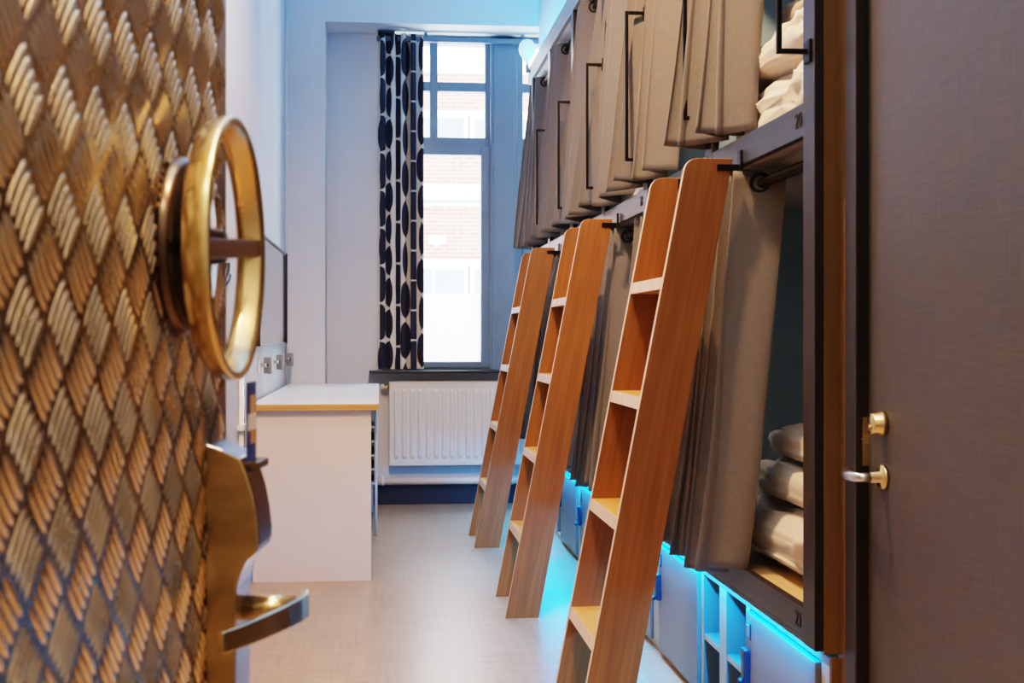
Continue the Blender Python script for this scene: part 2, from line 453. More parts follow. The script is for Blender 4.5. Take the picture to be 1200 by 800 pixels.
def text_obj(name, body, size, m, loc, rot, parent, extrude=0.001):
    cu = bpy.data.curves.new(name, 'FONT'); cu.body = body; cu.size = size; cu.extrude = extrude
    cu.align_x = 'CENTER'; cu.align_y = 'CENTER'
    t = bpy.data.objects.new(name, cu); COL.objects.link(t)
    dg = bpy.context.evaluated_depsgraph_get()
    me = bpy.data.meshes.new_from_object(t.evaluated_get(dg))
    bpy.data.objects.remove(t); 
    o = bpy.data.objects.new(name, me); COL.objects.link(o)
    M = Matrix.LocRotScale(Vector(loc), rot, None)
    me.transform(world_of(parent).inverted() @ M); o.parent = parent
    me.materials.clear(); me.materials.append(m)
    return o

# ------------------------------------------------------------------ room constants
XL = -0.61           # left wall
YW, YN = 8.43, 8.77  # projecting far wall, alcove back
CEIL = 3.7
XB = 0.975           # bunk face frame
XR = 1.98            # back wall behind the bunks
YE = 8.38            # far end of bunks
NICHE = 3.198

# ------------------------------------------------------------------ setting
struct(MB().box(-1.2, 2.3, -1.6, 9.0, -0.08, 0, MT['floor']).build('floor'), 'pale wood-look floor with fine grain', 'floor')
struct(MB().box(-1.2, 2.3, -1.6, 9.0, CEIL, CEIL + 0.1, MT['ceiling']).build('ceiling'), 'white ceiling above the room', 'ceiling')
struct(MB().box(XL - 0.1, XL, 0.74, 9.0, 0, CEIL, MT['wall']).build('wall_left'), 'white painted wall left of the desk', 'wall')
w = MB().box(XL, -0.355, YW, 9.0, 0, CEIL, MT['wall'])
w.box(-0.355, 2.2, YW, 9.0, NICHE, CEIL, MT['wall'])
struct(w.build('wall_far'), 'pale projecting wall and beam round the window alcove', 'wall')
WZ0, WZ1, WX0, WX1 = 0.915, 3.175, 0.02, 1.62
w = MB().box(-0.355, WX0, YN, 9.0, 0, NICHE, MT['wall'])
w.box(WX1, 2.2, YN, 9.0, 0, NICHE, MT['wall'])
w.box(WX0, WX1, YN, 9.0, 0, WZ0, MT['wall'])
w.box(WX0, WX1, YN, 9.0, WZ1, NICHE, MT['window_paint'])
struct(w.build('wall_alcove'), 'pale alcove wall behind radiator and below window', 'wall')
struct(MB().box(XR, XR + 0.1, 2.8, 9.0, 0, CEIL, MT['blue']).build('wall_right'), 'petrol blue wall at the back of the bunks', 'wall')
struct(MB().box(-0.355, 1.9, YN - 0.018, YN, 0, 0.13, MT['skirt']).build('baseboard_far', bevel=0.003), 'dark navy skirting board under the radiator', 'baseboard')
struct(MB().box(XL, XL + 0.014, 0.8, YW, 0, 0.1, MT['wall']).build('baseboard_left', bevel=0.003), 'white skirting on left wall', 'baseboard')
# doorway wall and corridor behind the camera
w = MB().box(-1.2, -0.32, 0.62, 0.74, 0, CEIL, MT['wall'])
w.box(0.66, 1.06, 0.62, 0.74, 0, CEIL, MT['wall'])
w.box(-0.32, 0.66, 0.62, 0.74, 2.2, CEIL, MT['wall'])
struct(w.build('wall_near'), 'white wall with the entry doorway', 'wall')
w = MB().box(-1.2, -1.1, -1.6, 0.62, 0, CEIL, MT['wall']); w.box(1.06, 1.16, -1.6, 0.62, 0, CEIL, MT['wall']); w.box(-1.1, 1.06, -1.6, -1.5, 0, CEIL, MT['wall'])
struct(w.build('wall_corridor'), 'corridor walls outside the entry door', 'wall')
# bathroom pod wall on the right with its door
XP = 1.03
DY0, DY1, DZ = 1.78, 2.662, 2.55
w = MB().box(XP, 2.2, 0.62, DY0 - 0.06, 0, CEIL, MT['door'])
w.box(XP, 2.2, DY1 + 0.05, 2.80, 0, CEIL, MT['ochre'])
w.box(XP, 2.2, DY0 - 0.06, DY1 + 0.05, DZ + 0.06, CEIL, MT['door'])
w.box(XP + 0.08, 2.2, DY0 - 0.06, DY1 + 0.05, 0, DZ + 0.06, MT['door'])
struct(w.build('wall_bathroom'), 'dark and ochre wall round the brown door on the right', 'wall')
# upper bulkhead above the bunks
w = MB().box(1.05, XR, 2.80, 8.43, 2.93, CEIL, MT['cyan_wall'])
struct(w.build('wall_bulkhead'), 'cyan lit wall above the top of the bunks', 'wall')

# ------------------------------------------------------------------ window
win = struct(empty('window_1', (0.8, YN, WZ0)), 'tall blue-grey framed window with small upper panes', 'window')
y0, y1 = YN - 0.02, YN + 0.07
fm = MB()
fm.box(WX0, WX0 + 0.05, y0, y1, WZ0, WZ1, MT['window_paint'])
fm.box(WX0 + .01, WX1 - .01, y0 + .003, y1 - .003, 3.145, WZ1 - .002, MT['window_paint'])
fm.box(WX0 + .01, 0.755, y0 + .004, y1 - .004, 2.44, 2.505, MT['window_paint'])
fm.box(0.93, WX1 - .01, y0 + .004, y1 - .004, 2.44, 2.505, MT['window_paint'])
fm.box(WX0 + .01, WX1 - .01, y0 + .002, y1 - .002, WZ0 + .002, 0.935, MT['window_paint'])
fm.box(0.718, 0.76, y0, y1, 2.5, 3.15, MT['window_paint'])
fm.box(0.935, 0.98, y0, y1, 0.93, 3.15, MT['window_paint'])
fm.box(WX1 - 0.05, WX1, y0, y1, WZ0, WZ1, MT['window_paint'])
fm.build('window_frame', win, bevel=0.004)
MB().box(0.752, 0.936, y0 - 0.035, y1, WZ0, WZ1, MT['window_paint']).box(0.772, 0.916, y0 - 0.045, y1, WZ0, WZ1, MT['window_paint']).build('mullion', win, bevel=0.004)
for xa, xb in ((WX0 + .05, 0.723), (0.98, WX1 - .05)):
    g = MB().box(xa, xb, y0 + .01, y1 - .01, 2.82, 2.885, MT['window_paint'])
    xm = 0.34 if xa < .5 else 1.25
    g.box(xm, xm + 0.055, y0 + .006, y1 - .014, 2.5, 3.15, MT['window_paint'])
    g.build('glazing_bar', win, bevel=0.004)
    MB().box(xa, xb, YN + .03, YN + .034, 2.5, 3.15, MT['glass']).build('upper_pane', win)
for xa, xb in ((WX0 + .05, 0.755), (0.98, WX1 - .05)):
    yc = y0 - 0.012
    c = MB()
    c.box(xa, xa + .06, yc, y1 - .02, .93, 2.445, MT['window_paint']); c.box(xb - .066, xb, yc, y1 - .02, .93, 2.445, MT['window_paint'])
    c.box(xa + .06, xb - .066, yc, y1 - .02, 2.382, 2.445, MT['window_paint']); c.box(xa + .06, xb - .066, yc, y1 - .02, .93, .972, MT['window_paint'])
    cs = c.build('casement', win, bevel=0.005)
    MB().box(xa + .05, xb - .05, YN + .02, YN + .024, .96, 2.4, MT['glass']).build('lower_pane', cs)
    f = MB().box(xa + .06, xb - .066, YN + .015, YN + .018, .972, 1.435, MT['frost']).build('frosted_film', cs)
MB().box(0.765, 0.775, y0 - .05, y0 - .03, 2.30, 2.46, MT['window_paint']).build('stay_catch', win, bevel=.002)
struct(MB().box(-0.07, 1.9, 8.6, YN - 0.005, 0.895, 0.914, MT['sill']).build('trim_1', bevel=0.004), 'thin dark window sill above the radiator', 'sill')

# building across the street
fac = tag(empty('brick_building', (1.0, 22.0, -4)), 'sunlit brick building across the street seen through the window', 'building')
MB().box(-6, 12, 22, 23, -4, 9, MT['brick']).build('wall', fac)
for za, zb, d in ((2.34, 2.46, .12), (3.52, 3.74, .12), (4.92, 5.0, .08), (5.66, 6.6, .1)):
    MB().box(-6, 12, 22 - d, 22, za, zb, MT['brick_white']).build('string_course', fac)
for k in range(-3, 7):
    for za, zb in ((1.1, 2.34), (4.34, 4.92)):
        x = 0.3 + k * 1.25
        fr = MB().box(x, x + 1.2, 21.93, 22, za, zb, MT['brick_white']).build('window', fac)
        MB().box(x + .06, x + .58, 21.92, 21.99, za + .05, zb - .05, MT['facade_glass']).build('pane', fr)
        MB().box(x + .64, x + 1.14, 21.92, 21.99, za + .05, zb - .05, MT['facade_glass']).build('pane', fr)
fl = MB().box(0.4, 2.6, 21.82, 22.0, 3.37, 3.52, MT['brick_white'])
fl.box(0.45, 2.5, 21.81, 21.83, 3.40, 3.47, MT['facade_glass']); fl.build('fanlight', fac)
sc = tag(empty('street_camera', (0.95, 21.95, 2.72)), 'small white camera on the brick building outside', 'camera')
MB().box(.82, 1.12, 21.6, 21.78, 2.70, 2.84, MT['brick_white']).build('housing', sc, bevel=.02)
MB().tube([(0.97, 21.75, 2.74), (0.97, 22.0, 2.68)], .03, MT['brick_white']).build('bracket', sc)

# ------------------------------------------------------------------ patterned curtain
def wave_sheet(pts_fn, n, L, z0, z1):
    pass
pc = tag(empty('window_curtain', (0.14, 8.62, 0.93)), 'navy and cream pebble-print curtain hanging left of the window', 'curtain')
def pcf(u, v):
    t = u * 4.5 * 2 * PI
    z = 3.175 - v * (3.175 - 0.925)
    am = 0.030 + 0.016 * math.sin(2.1 * u * 5 + 1)
    x = -0.012 + 0.305 * u + 0.010 * math.sin(2 * t) * (0.6 + .4 * v) + 0.006 * v * (u - 0.5)
    y = 8.645 + am * math.cos(t) + 0.006 * math.sin(3 * v + 9 * u)
    return (x, y, z)
MB().grid(pcf, 180, 40, MT['pattern'], lambda u, v: (u * 0.78, (1 - v) * 2.25)).build('cloth', pc)
MB().box(-0.012, 0.10, 8.60, 8.69, 3.175, 3.185, MT['sill']).build('heading_tape', pc)
ct = tag(empty('curtain_track', (0.8, 8.68, 3.15)), 'blue-grey curtain track along the top of the window', 'curtain track')
MB().box(-0.02, 1.7, 8.66, 8.70, 3.135, 3.168, MT['window_paint']).build('track', ct, bevel=.004)
for x in (0.3, 0.96, 1.6):
    MB().box(x, x + .02, 8.67, 8.69, 3.168, NICHE, MT['window_paint']).build('bracket', ct)

# ------------------------------------------------------------------ radiator + pipe
rad = tag(empty('radiator', (0.55, 8.68, 0.27)), 'white ribbed panel radiator below the window', 'radiator')
RX0, RX1, RZ0, RZ1, RY = 0.064, 1.06, 0.272, 0.836, 8.655
prof = []
nrib = 18; pw = (RX1 - RX0 - 0.03) / nrib
for i in range(nrib):
    x = RX0 + 0.015 + i * pw
    prof += [(x, 0), (x + pw * .30, 0), (x + pw * .42, -0.010), (x + pw * .80, -0.010), (x + pw * .92, 0)]
prof.append((RX1 - 0.015, 0))
zz = [(RZ0 + .012, 0), (RZ0 + .045, 0), (RZ0 + .065, 1), (RZ1 - .065, 1), (RZ1 - .045, 0), (RZ1 - .010, 0)]
b = MB()
vs = [(x, RY + d * k, z) for (x, d) in prof for (z, k) in zz]
nz_ = len(zz)
fs = [(i * nz_ + j, (i + 1) * nz_ + j, (i + 1) * nz_ + j + 1, i * nz_ + j + 1) for i in range(len(prof) - 1) for j in range(nz_ - 1)]
b.add(vs, fs, MT['radiator'], False)
b.box(RX0, RX1, RY + .001, RY + 0.02, RZ0, RZ1 - .004, MT['radiator'])
b.build('front_panel', rad, bevel=0.004)
MB().box(RX0 + .01, RX1 - .01, RY + .05, RY + .068, RZ0, RZ1 - .004, MT['radiator']).build('back_panel', rad, bevel=.003)
MB().box(RX0 - .002, RX1 + .002, RY - .004, RY + .072, RZ1 - .006, RZ1 + .004, MT['radiator']).build('top_grille', rad, bevel=.003)
v = MB().tube([(RX0 + .01, RY + .035, RZ1 - .03), (RX0 - .045, RY + .035, RZ1 - .03)], .012, MT['brass']); v.tube([(RX0 - .02, RY + .035, RZ1 - .03), (RX0 - .02, RY + .035, RZ1 - .055)], .016, MT['brass'])
v.lathe((RX0 - .055, RY + .035, RZ1 - .03), (1, 0, 0), [(.012, 0), (.016, .004), (.016, .02), (.01, .026)], MT['pipe']); v.build('valve', rad)
pp = tag(empty('heating_pipe', (0.5, 8.70, 0.163)), 'white horizontal heating pipe under the radiator', 'pipe')
MB().tube([(-0.02, 8.70, .165), (1.6, 8.70, .165)], .026, MT['pipe'], 16).build('pipe_run', pp)
MB().tube([(-0.045, 8.70, .8), (-0.045, 8.70, .17), (-0.02, 8.70, .165)], .012, MT['pipe'], 12).build('riser', pp)
for x in (0.02, 0.9):
    MB().torus((x, 8.70, .165), (1, 0, 0), .028, .005, .01, MT['pipe'], 20, 8).build('clip', pp)

# ------------------------------------------------------------------ desk
DX1 = -0.040
dk = tag(empty('desk', ((XL + DX1) / 2 + .01, 7.2, 0)), 'white laminate desk with birch ply edges against the left wall', 'desk')
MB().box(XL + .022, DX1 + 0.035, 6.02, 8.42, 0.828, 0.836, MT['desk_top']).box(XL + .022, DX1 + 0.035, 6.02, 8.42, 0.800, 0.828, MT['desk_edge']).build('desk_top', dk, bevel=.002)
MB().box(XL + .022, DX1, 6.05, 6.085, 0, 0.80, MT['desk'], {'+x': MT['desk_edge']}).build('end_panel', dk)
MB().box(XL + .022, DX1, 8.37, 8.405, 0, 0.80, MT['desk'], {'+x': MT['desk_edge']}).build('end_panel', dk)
MB().box(XL + .022, XL + .04, 6.085, 8.37, .35, .80, MT['desk']).build('back_panel', dk)
# open wire rack under the far end of the desk
rk = tag(empty('wire_rack', (-0.1, 7.9, 0)), 'white wire rack with dark trays under the desk', 'rack')
fr = MB()
for x in (-.35, -0.022):
    for y in (7.4, 8.3): fr.tube([(x, y, 0), (x, y, .78)], .008, MT['pipe'], 8)
for z in (.30, .38, .46, .54, .62, .74):
    for x in (-.35, -0.022): fr.tube([(x, 7.4, z), (x, 8.3, z)], .006, MT['pipe'], 8)
    for y in (7.4, 8.3): fr.tube([(-.35, y, z), (-.022, y, z)], .006, MT['pipe'], 8)
fr.build('frame', rk)
for z in (.305, .385, .465, .545):
    MB().box(-.34, -.032, 7.42, 8.28, z + .006, z + .05, MT['black']).build('tray', rk, bevel=.004)

# ------------------------------------------------------------------ left wall things
mr = tag(empty('wall_mirror', (XL, 7.45, 1.1)), 'large rectangular mirror with thin black frame on the left wall', 'mirror')
my0, my1, mz0, mz1 = 6.45, 8.17, 1.107, 1.655
MB().box(XL + .012, XL + .016, my0, my1, mz0, mz1, MT['mirror']).build('mirror_glass', mr)
f = MB().box(XL, XL + .03, my1 - .0, my1 + .03, mz0 - .01, mz1 + .012, MT['mirror_frame'])
f.box(XL, XL + .022, my0 - .02, my0, mz0 - .01, mz1 + .012, MT['mirror_frame']); f.box(XL, XL + .022, my0, my1, mz1, mz1 + .012, MT['mirror_frame'])
f.box(XL, XL + .012, my0, my1, mz0, mz1, MT['mirror_frame'])
f.box(XL, XL + .022, my0, my1, mz0 - .01, mz0, MT['plate_grey'])
f.build('mirror_frame', mr)
def wall_hook():
    r = empty('wall_hook', (XL, 8.25, 1.0))
    MB().box(XL, XL + .008, 8.22, 8.28, .955, 1.045, MT['pipe']).build('back_plate', r, bevel=.002)
    MB().tube([(XL + .006, 8.25, 1.0), (XL + .055, 8.25, 1.0)], .010, MT['steel_bright']).build('peg', r)
    MB().box(XL + .05, XL + .062, 8.205, 8.295, .955, 1.04, MT['hook']).box(XL + .02, XL + .06, 8.285, 8.297, .955, 1.04, MT['hook']).build('hook_plate', r, bevel=.003)
    return r
h0 = wall_hook()
tag(h0, 'grey square coat hook nearest the far corner, above the desk', 'hook', 'coat hooks above the desk')
for y, lb in ((7.4, 'middle one of three grey square coat hooks above the desk'), (6.6, 'grey square coat hook above the desk, nearest the brass ring handle')):
    c = copy_tree(h0); c.location.y = y; c['label'] = lb
wp = tag(empty('wall_conduit', (XL + .012, 5.62, 0)), 'pale vertical pipe low on the left wall behind the blue key card', 'pipe')
MB().tube([(XL + .014, 5.62, 0), (XL + .014, 5.62, 1.0)], .011, MT['pipe']).tube([(XL + .014, 5.72, 0), (XL + .014, 5.72, 1.0)], .007, MT['steel']).build('conduit', wp)
MB().box(XL, XL + .03, 5.59, 5.75, .74, .765, MT['pipe']).build('clamp', wp, bevel=.003)
cp = tag(empty('corner_pipe', (XL + .012, 8.36, .84)), 'thin pale pipe running up the far left corner of the room', 'pipe')
MB().tube([(XL + .016, 8.30, .84), (XL + .016, 8.30, CEIL)], .008, MT['wall']).build('pipe_run', cp)
MB().tube([(XL + .016, 8.30, 2.42), (XL + .016, 8.30, 2.46)], .013, MT['pipe']).build('coupling', cp)
wd = tag(empty('wall_emblem', (XL, 5.1, 1.35)), 'small black curved line emblem on white wall, seen through brass ring', 'emblem')
for (cy, cz, rr, a0, a1) in ((5.05, 1.43, .040, -100, 10), (5.05, 1.43, .072, -120, 10), (5.05, 1.43, .098, -130, -20)):
    pth = [(XL + .004, cy + 2.6 * rr * math.cos(math.radians(a0 + (a1 - a0) * t / 14)), cz + rr * math.sin(math.radians(a0 + (a1 - a0) * t / 14))) for t in range(15)]
    MB().tube(pth, .008, MT['mirror_frame'], 8).build('stroke', wd)

# ------------------------------------------------------------------ bunks
P = 1.81
Y0 = 2.80
def build_bunk():
    r = empty('bunk_bed', (1.45, Y0, 0))
    ye = Y0 + P
    MB().box(XB, XB + .022, Y0, Y0 + .08, .437, 2.84, MT['stain'], {'-y': MT['post_edge']}).build('post', r, bevel=.002)
    MB().box(XB + .001, XB + .022, 3.70, 3.785, .52, 2.80, MT['stain']).build('mid_post', r, bevel=.002)
    MB().box(XB + .002, XB + .022, Y0 + .08, ye, 1.612, 1.69, MT['rail'], {'+z': MT['rack']}).build('upper_rail', r, bevel=.002)
    MB().box(XB + .002, XB + .022, Y0 + .08, ye, .452, .52, MT['rail'], {'+z': MT['post_edge']}).box(XB + .002, XB + .008, Y0 + .08, ye, .437, .452, MT['rail']).build('lower_rail', r, bevel=.002)
    MB().box(XB + .022, XR, Y0 + .1, ye, 1.615, 1.655, MT['rack']).build('upper_base', r)
    MB().box(XB + .022, 1.12, Y0 + .1, ye, .47, .505, MT['plank']).build('ledge_plank', r, bevel=.003)
    sl = MB()
    for i in range(15):
        y = Y0 + .11 + i * .112
        sl.box(1.12, XR - .05, y, y + .065, .485, .51, MT['plank'])
    sl.build('slats', r)
    MB().box(XB + .022, XR, ye - .02, ye, .43, 2.82, MT['blue']).build('divider_panel', r)
    MB().tube([(1.035, Y0 + .08, 1.565), (1.035, ye - .02, 1.565)], .0145, MT['rod']).build('curtain_rod', r)
    MB().tube([(1.035, Y0 + .08, 2.74), (1.035, ye - .02, 2.74)], .0145, MT['rod']).build('curtain_rod', r)
    for yb in (2.84, 3.745):
        q = 0.006
        g = MB().box(.899, .911, yb - q, yb + q, 1.792, 2.345, MT['black'])
        for z in (1.792, 2.333): g.box(.911, XB, yb - q, yb + q, z, z + .012, MT['black'])
        g = g.build('grab_bar', r, bevel=.002)
        for z in (1.798, 2.339):
            MB().box(XB - .006, XB, yb - .022, yb + .022, z - .026, z + .026, MT['black']).build('mount_plate', g, bevel=.002)
    return r
bunk0 = build_bunk()
NUM = [('20', '21'), ('18', '19'), ('16', '17')]
bunks = []
BL = ['dark-framed two-tier bunk nearest the brown door, with bedding on both tiers',
      'middle dark-framed two-tier bunk, standing behind the second ladder',
      'dark-framed two-tier bunk at the window end of the row']
for k in range(3):
    o = bunk0 if k == 0 else copy_tree(bunk0)
    o.location.y = Y0 + k * P
    tag(o, BL[k], 'bunk bed', 'row of built-in bunk beds')
    bunks.append(o)
rot = Matrix(((0, 0, -1), (-1, 0, 0), (0, 1, 0))).to_quaternion()
for k, o in enumerate(bunks):
    yy = Y0 + k * P + .08
    text_obj('number_mark', NUM[k][0], .052, MT['text'], (XB + .001, yy + .035, 1.652), rot, o)
    text_obj('number_mark', NUM[k][1], .052, MT['text'], (XB + .001, yy + .035, .484), rot, o)
MB().box(XB + .022, XR, Y0, Y0 + .018, .43, 2.80, MT['blue'], {'-y': MT['ochre']}).build('end_panel', bunks[0])
MB().box(XB, XB + .022, Y0 + 3 * P - .085, Y0 + 3 * P, .447, 2.84, MT['stain']).build('post', bunks[2], bevel=.002)
# continuous fascia and soffit on top
w = MB().box(XB - .002, XB + .022, Y0, YE, 2.80, 2.905, MT['plate_grey'])
w.box(XB + .022, XR, Y0, YE, 2.80, 2.83, MT['brick_white'])
struct(w.build('trim_2', bevel=.002), 'grey fascia beam running along the top of the bunks', 'beam')
struct(MB().box(XB + .024, XB + .05, Y0 + .05, YE - .02, 2.835, 2.852, MT['led_top']).build('trim_3'), 'cyan light strip on top of the bunk beam', 'light strip')
struct(MB().box(XB + .0085, XB + .021, Y0 + .085, YE - .02, .444, .4515, MT['led']).build('trim_4'), 'cyan light strip under the lowest bunk rail', 'light strip')
# pale lamp at end of the beam
lm = tag(empty('globe_lamp', (.95, 8.3, 2.9)), 'small pale cyan globe lamp at window end of the bunk beam', 'lamp')
MB().lathe((.955, 8.28, 2.955), (0, 0, 1), [(.008, -.05), (.012, -.02), (.03, 0), (.05, .03), (.056, .06), (.05, .09), (.03, .115), (.006, .122)], MT['tube_lamp'], 20).build('globe', lm)
MB().tube([(.955, 8.28, 2.86), (.955, 8.28, 2.91)], .012, MT['plate_grey']).tube([(.955, 8.28, 2.87), (.975, 8.28, 2.87)], .01, MT['plate_grey']).build('stem', lm)

# ------------------------------------------------------------------ lockers
XK = 1.01
def build_locker():
    r = empty('locker_unit', (1.4, 2.80, 0))
    a, e = 2.80, 2.80 + P
    b = MB()
    pl = MT['ply']; lk = MT['locker']
    # carcass: plinth, top, uprights, shelves in the two cubbies
    b.box(XK + .006, XK + .4, a, e, 0, .022, pl)
    b.box(XK, XK + .4, a, e, .402, .422, lk)
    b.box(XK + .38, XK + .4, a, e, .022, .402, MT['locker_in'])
    for y0_, y1_ in ((a, a + .055), (3.428, 3.462), (3.665, 3.742), (3.93, 3.962), (4.53, e)):
        b.box(XK, XK + .4, y0_, y1_, .022, .402, lk, {'-x': pl})
    b.build('carcass', r, bevel=.0015)
    for y0_, y1_ in ((3.462, 3.665), (3.742, 3.93)):
        MB().box(XK + .002, XK + .38, y0_, y1_, .200, .218, MT['locker'], {'-x': pl}).build('shelf', r)
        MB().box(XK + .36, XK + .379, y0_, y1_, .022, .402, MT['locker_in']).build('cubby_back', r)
    for y0_, y1_, yl, s_ in ((2.862, 3.424, 3.40, 1), (3.966, 4.526, 4.505, 1)):
        d = MB().box(XK - .012, XK + .006, y0_, y1_, .026, .397, lk).build('locker_door', r, bevel=.002)
        pk = MB().box(XK - .03, XK - .012, yl - .022, yl + .014, .205, .30, MT['lockblue'])
        pk.tube([(XK - .03, yl - .012, .214), (XK - .045, yl - .012, .214)], .009, MT['lockblue'], 12)
        pk = pk.build('lock_handle', d, bevel=.005, segs=3)
        np_ = MB().box(XK - .016, XK - .012, yl - .028, yl + .006, .326, .372, MT['lockblue'])
        np_.box(XK - .0175, XK - .015, yl - .022, yl, .333, .366, MT['plate_grey'])
        np_.build('number_plate', d, bevel=.001)
    return r
lk0 = build_locker()
LL = ['low grey locker with two cubbies under bunk nearest the brown door',
      'low grey locker under the middle bunk, between first and second ladders',
      'low grey locker under the window end bunk, mostly behind the ladders']
for k in range(3):
    o = lk0 if k == 0 else copy_tree(lk0)
    o.location.y = 2.80 + k * P
    tag(o, LL[k], 'locker', 'lockers under the bunks')

MB().box(1.011, 1.029, Y0 - .012, Y0 - .0005, 0, .425, MT['ochre']).build('end_panel', lk0)
# ------------------------------------------------------------------ ladders
def build_ladder():
    yn, yf = 3.38, 3.815
    r = empty('bunk_ladder', (.575, yn, 0))
    H_ = 1.628
    bl, br_, tl, tr = .508, .645, .822, .950
    def stile(y):
        poly = [(bl, 0)]
        rad_ = .035
        # left edge up to rounded corner
        dx, dz = tl - bl, H_; L = math.hypot(dx, dz)
        e0 = (tl - dx / L * rad_, H_ - dz / L * rad_)
        poly.append(e0)
        for k in range(1, 7):
            t = k / 7
            p0, p1, p2 = e0, (tl, H_), (tl + rad_, H_)
            poly.append(((1 - t) ** 2 * p0[0] + 2 * t * (1 - t) * p1[0] + t * t * p2[0], (1 - t) ** 2 * p0[1] + 2 * t * (1 - t) * p1[1] + t * t * p2[1]))
        poly += [(tl + rad_, H_), (tr, H_), (br_, 0)]
        edge = {i: MT['ladder_edge'] for i in range(0, 9)}
        return MB().prism(poly, y, y + .022, MT['ladder'], edge).build('stile', r, bevel=.0012)
    sn = stile(yn); sf = stile(yf)
    for z in (.30, .625, .95, 1.275):
        xa = bl + (tl - bl) * z / H_
        poly = [(xa + .001, z), (xa + .124, z), (xa + .130, z + .034), (xa + .0075, z + .034)]
        MB().prism(poly, yn + .022, yf, MT['tread'], {3: MT['ladder_edge']}).build('rung', r, bevel=.001)
    for y in (yn - .008, yf - .012):
        h = MB().box(.905, XB, y, y + .008 if y < yn else y + .012, 1.595, 1.612, MT['black'])
        if y > yn: h.box(.90, .945, y, y + .012, 1.575, 1.625, MT['black'])
        h.box(.965, .973, y - .01, y + .02, 1.595, 1.65, MT['black'])
        h.build('hook_bracket', r, bevel=.002)
    return r
ld0 = build_ladder()
for k, (y, lb) in enumerate(((3.38, 'largest and nearest leaning wooden bunk ladder with four rungs'),
                             (5.18, 'middle one of three wooden bunk ladders leaning on the bunks'),
                             (6.91, 'farthest wooden bunk ladder, in front of the radiator'))):
    o = ld0 if k == 0 else copy_tree(ld0)
    o.location.y = y
    tag(o, lb, 'ladder', 'wooden ladders leaning on the bunks')

# ------------------------------------------------------------------ bed curtains
def bed_curtain(ya, L, ztop, zhem, lower, seed, label, group, n=None, spread=.06):
    rr = random.Random(seed)
    n = n or (4.5 if lower else 3.5)
    ph = [rr.uniform(0, 6.28) for _ in range(6)]
    r = empty('bed_curtain', (1.0, ya + L / 2, zhem))
    xt, xbm = 1.032, (0.905 if lower else 0.985)
    amp0, amp1 = (.062, .05) if lower else (.055, .062)
    def fn(u, v):
        e = v ** 1.15
        xc = xt + (xbm - xt) * e - (0 if lower else .045 * u * e)
        A = (amp0 + (amp1 - amp0) * v) * (1 + .18 * math.sin(5 * u + ph[0] + v))
        t = PI / 2 + 2 * PI * n * u + .35 * math.sin(2.2 * v + ph[1] + 4 * u) * v
        if u < .001: pass
        s_ = math.sin(t)
        s_ = math.copysign(abs(s_) ** .95, s_)
        y = ya + L * u + spread * v * (u - (.5 if lower else -.05)) + .016 * math.sin(2 * t) * (.4 + .6 * v) + .012 * v * math.sin(ph[3] + 7 * u)
        x = xc + A * s_ + .006 * math.sin(6 * v + 11 * u + ph[2]) * v
        if lower:
            near = max(0, 1 - u * n * 1.6)
            x += .02 * near * v
            y += .05 * near * v * v
        z = ztop - v * (ztop - zhem) + .012 * v * math.sin(3 * u * n + ph[4]) 
        return (x, y, z)
    nu = int(n * 26)
    length = n * .26
    m = MB().grid(fn, nu, 44, MT['curtain'], lambda u, v: (u * length, (1 - v) * (ztop - zhem)))
    o = m.build('cloth', r)
    sd = o.modifiers.new('thickness', 'SOLIDIFY'); sd.thickness = .003; sd.offset = 0
    vr = (ztop - (2.74 if ztop > 2 else 1.565)) / (ztop - zhem)
    k = 0
    for j in range(int(2 * n)):
        u = (2 * j + 1) / (4 * n)
        p = Vector(fn(u, vr)); q = Vector(fn(u + .004, vr))
        d = (q - p).normalized(); nrm = Vector((d.y, -d.x, 0))
        MB().torus((p.x, p.y, p.z), nrm, .024, .006, .004, MT['black'], 20, 8).build('grommet', r)
    return tag(r, label, 'curtain', group)

ups = [3.44, 4.36, 5.20, 6.09, 7.02, 7.95]
UL = ['taupe upper curtain nearest the brown door, beside the nearest ladder top',
      'wide warm-lit taupe upper curtain, second from the brown door',
      'taupe upper curtain, third from the brown door',
      'grey taupe upper curtain, fourth from the brown door',
      'grey taupe upper curtain, second from the window',
      'grey taupe upper curtain nearest the window']
for k, y in enumerate(ups):
    L = .36 if k < 5 else .30
    bed_curtain(y, L, 2.775, 1.722, False, 11 + k, UL[k], 'upper bunk curtains', spread=(.06, .2, .34, .42, .42, .12)[k])
los = [3.37, 4.40, 5.24, 6.10, 7.02, 7.92]
LO = ['long taupe lower curtain right of the nearest ladder',
      'taupe lower curtain hanging behind the nearest ladder',
      'taupe lower curtain between the middle and nearest ladders',
      'taupe lower curtain hanging behind the middle ladder',
      'grey lower curtain between the far and middle ladders',
      'grey lower curtain nearest the window, behind the far ladder']
for k, y in enumerate(los):
    bed_curtain(y, .46, 1.60, .508, True, 31 + k, LO[k], 'lower bunk curtains')

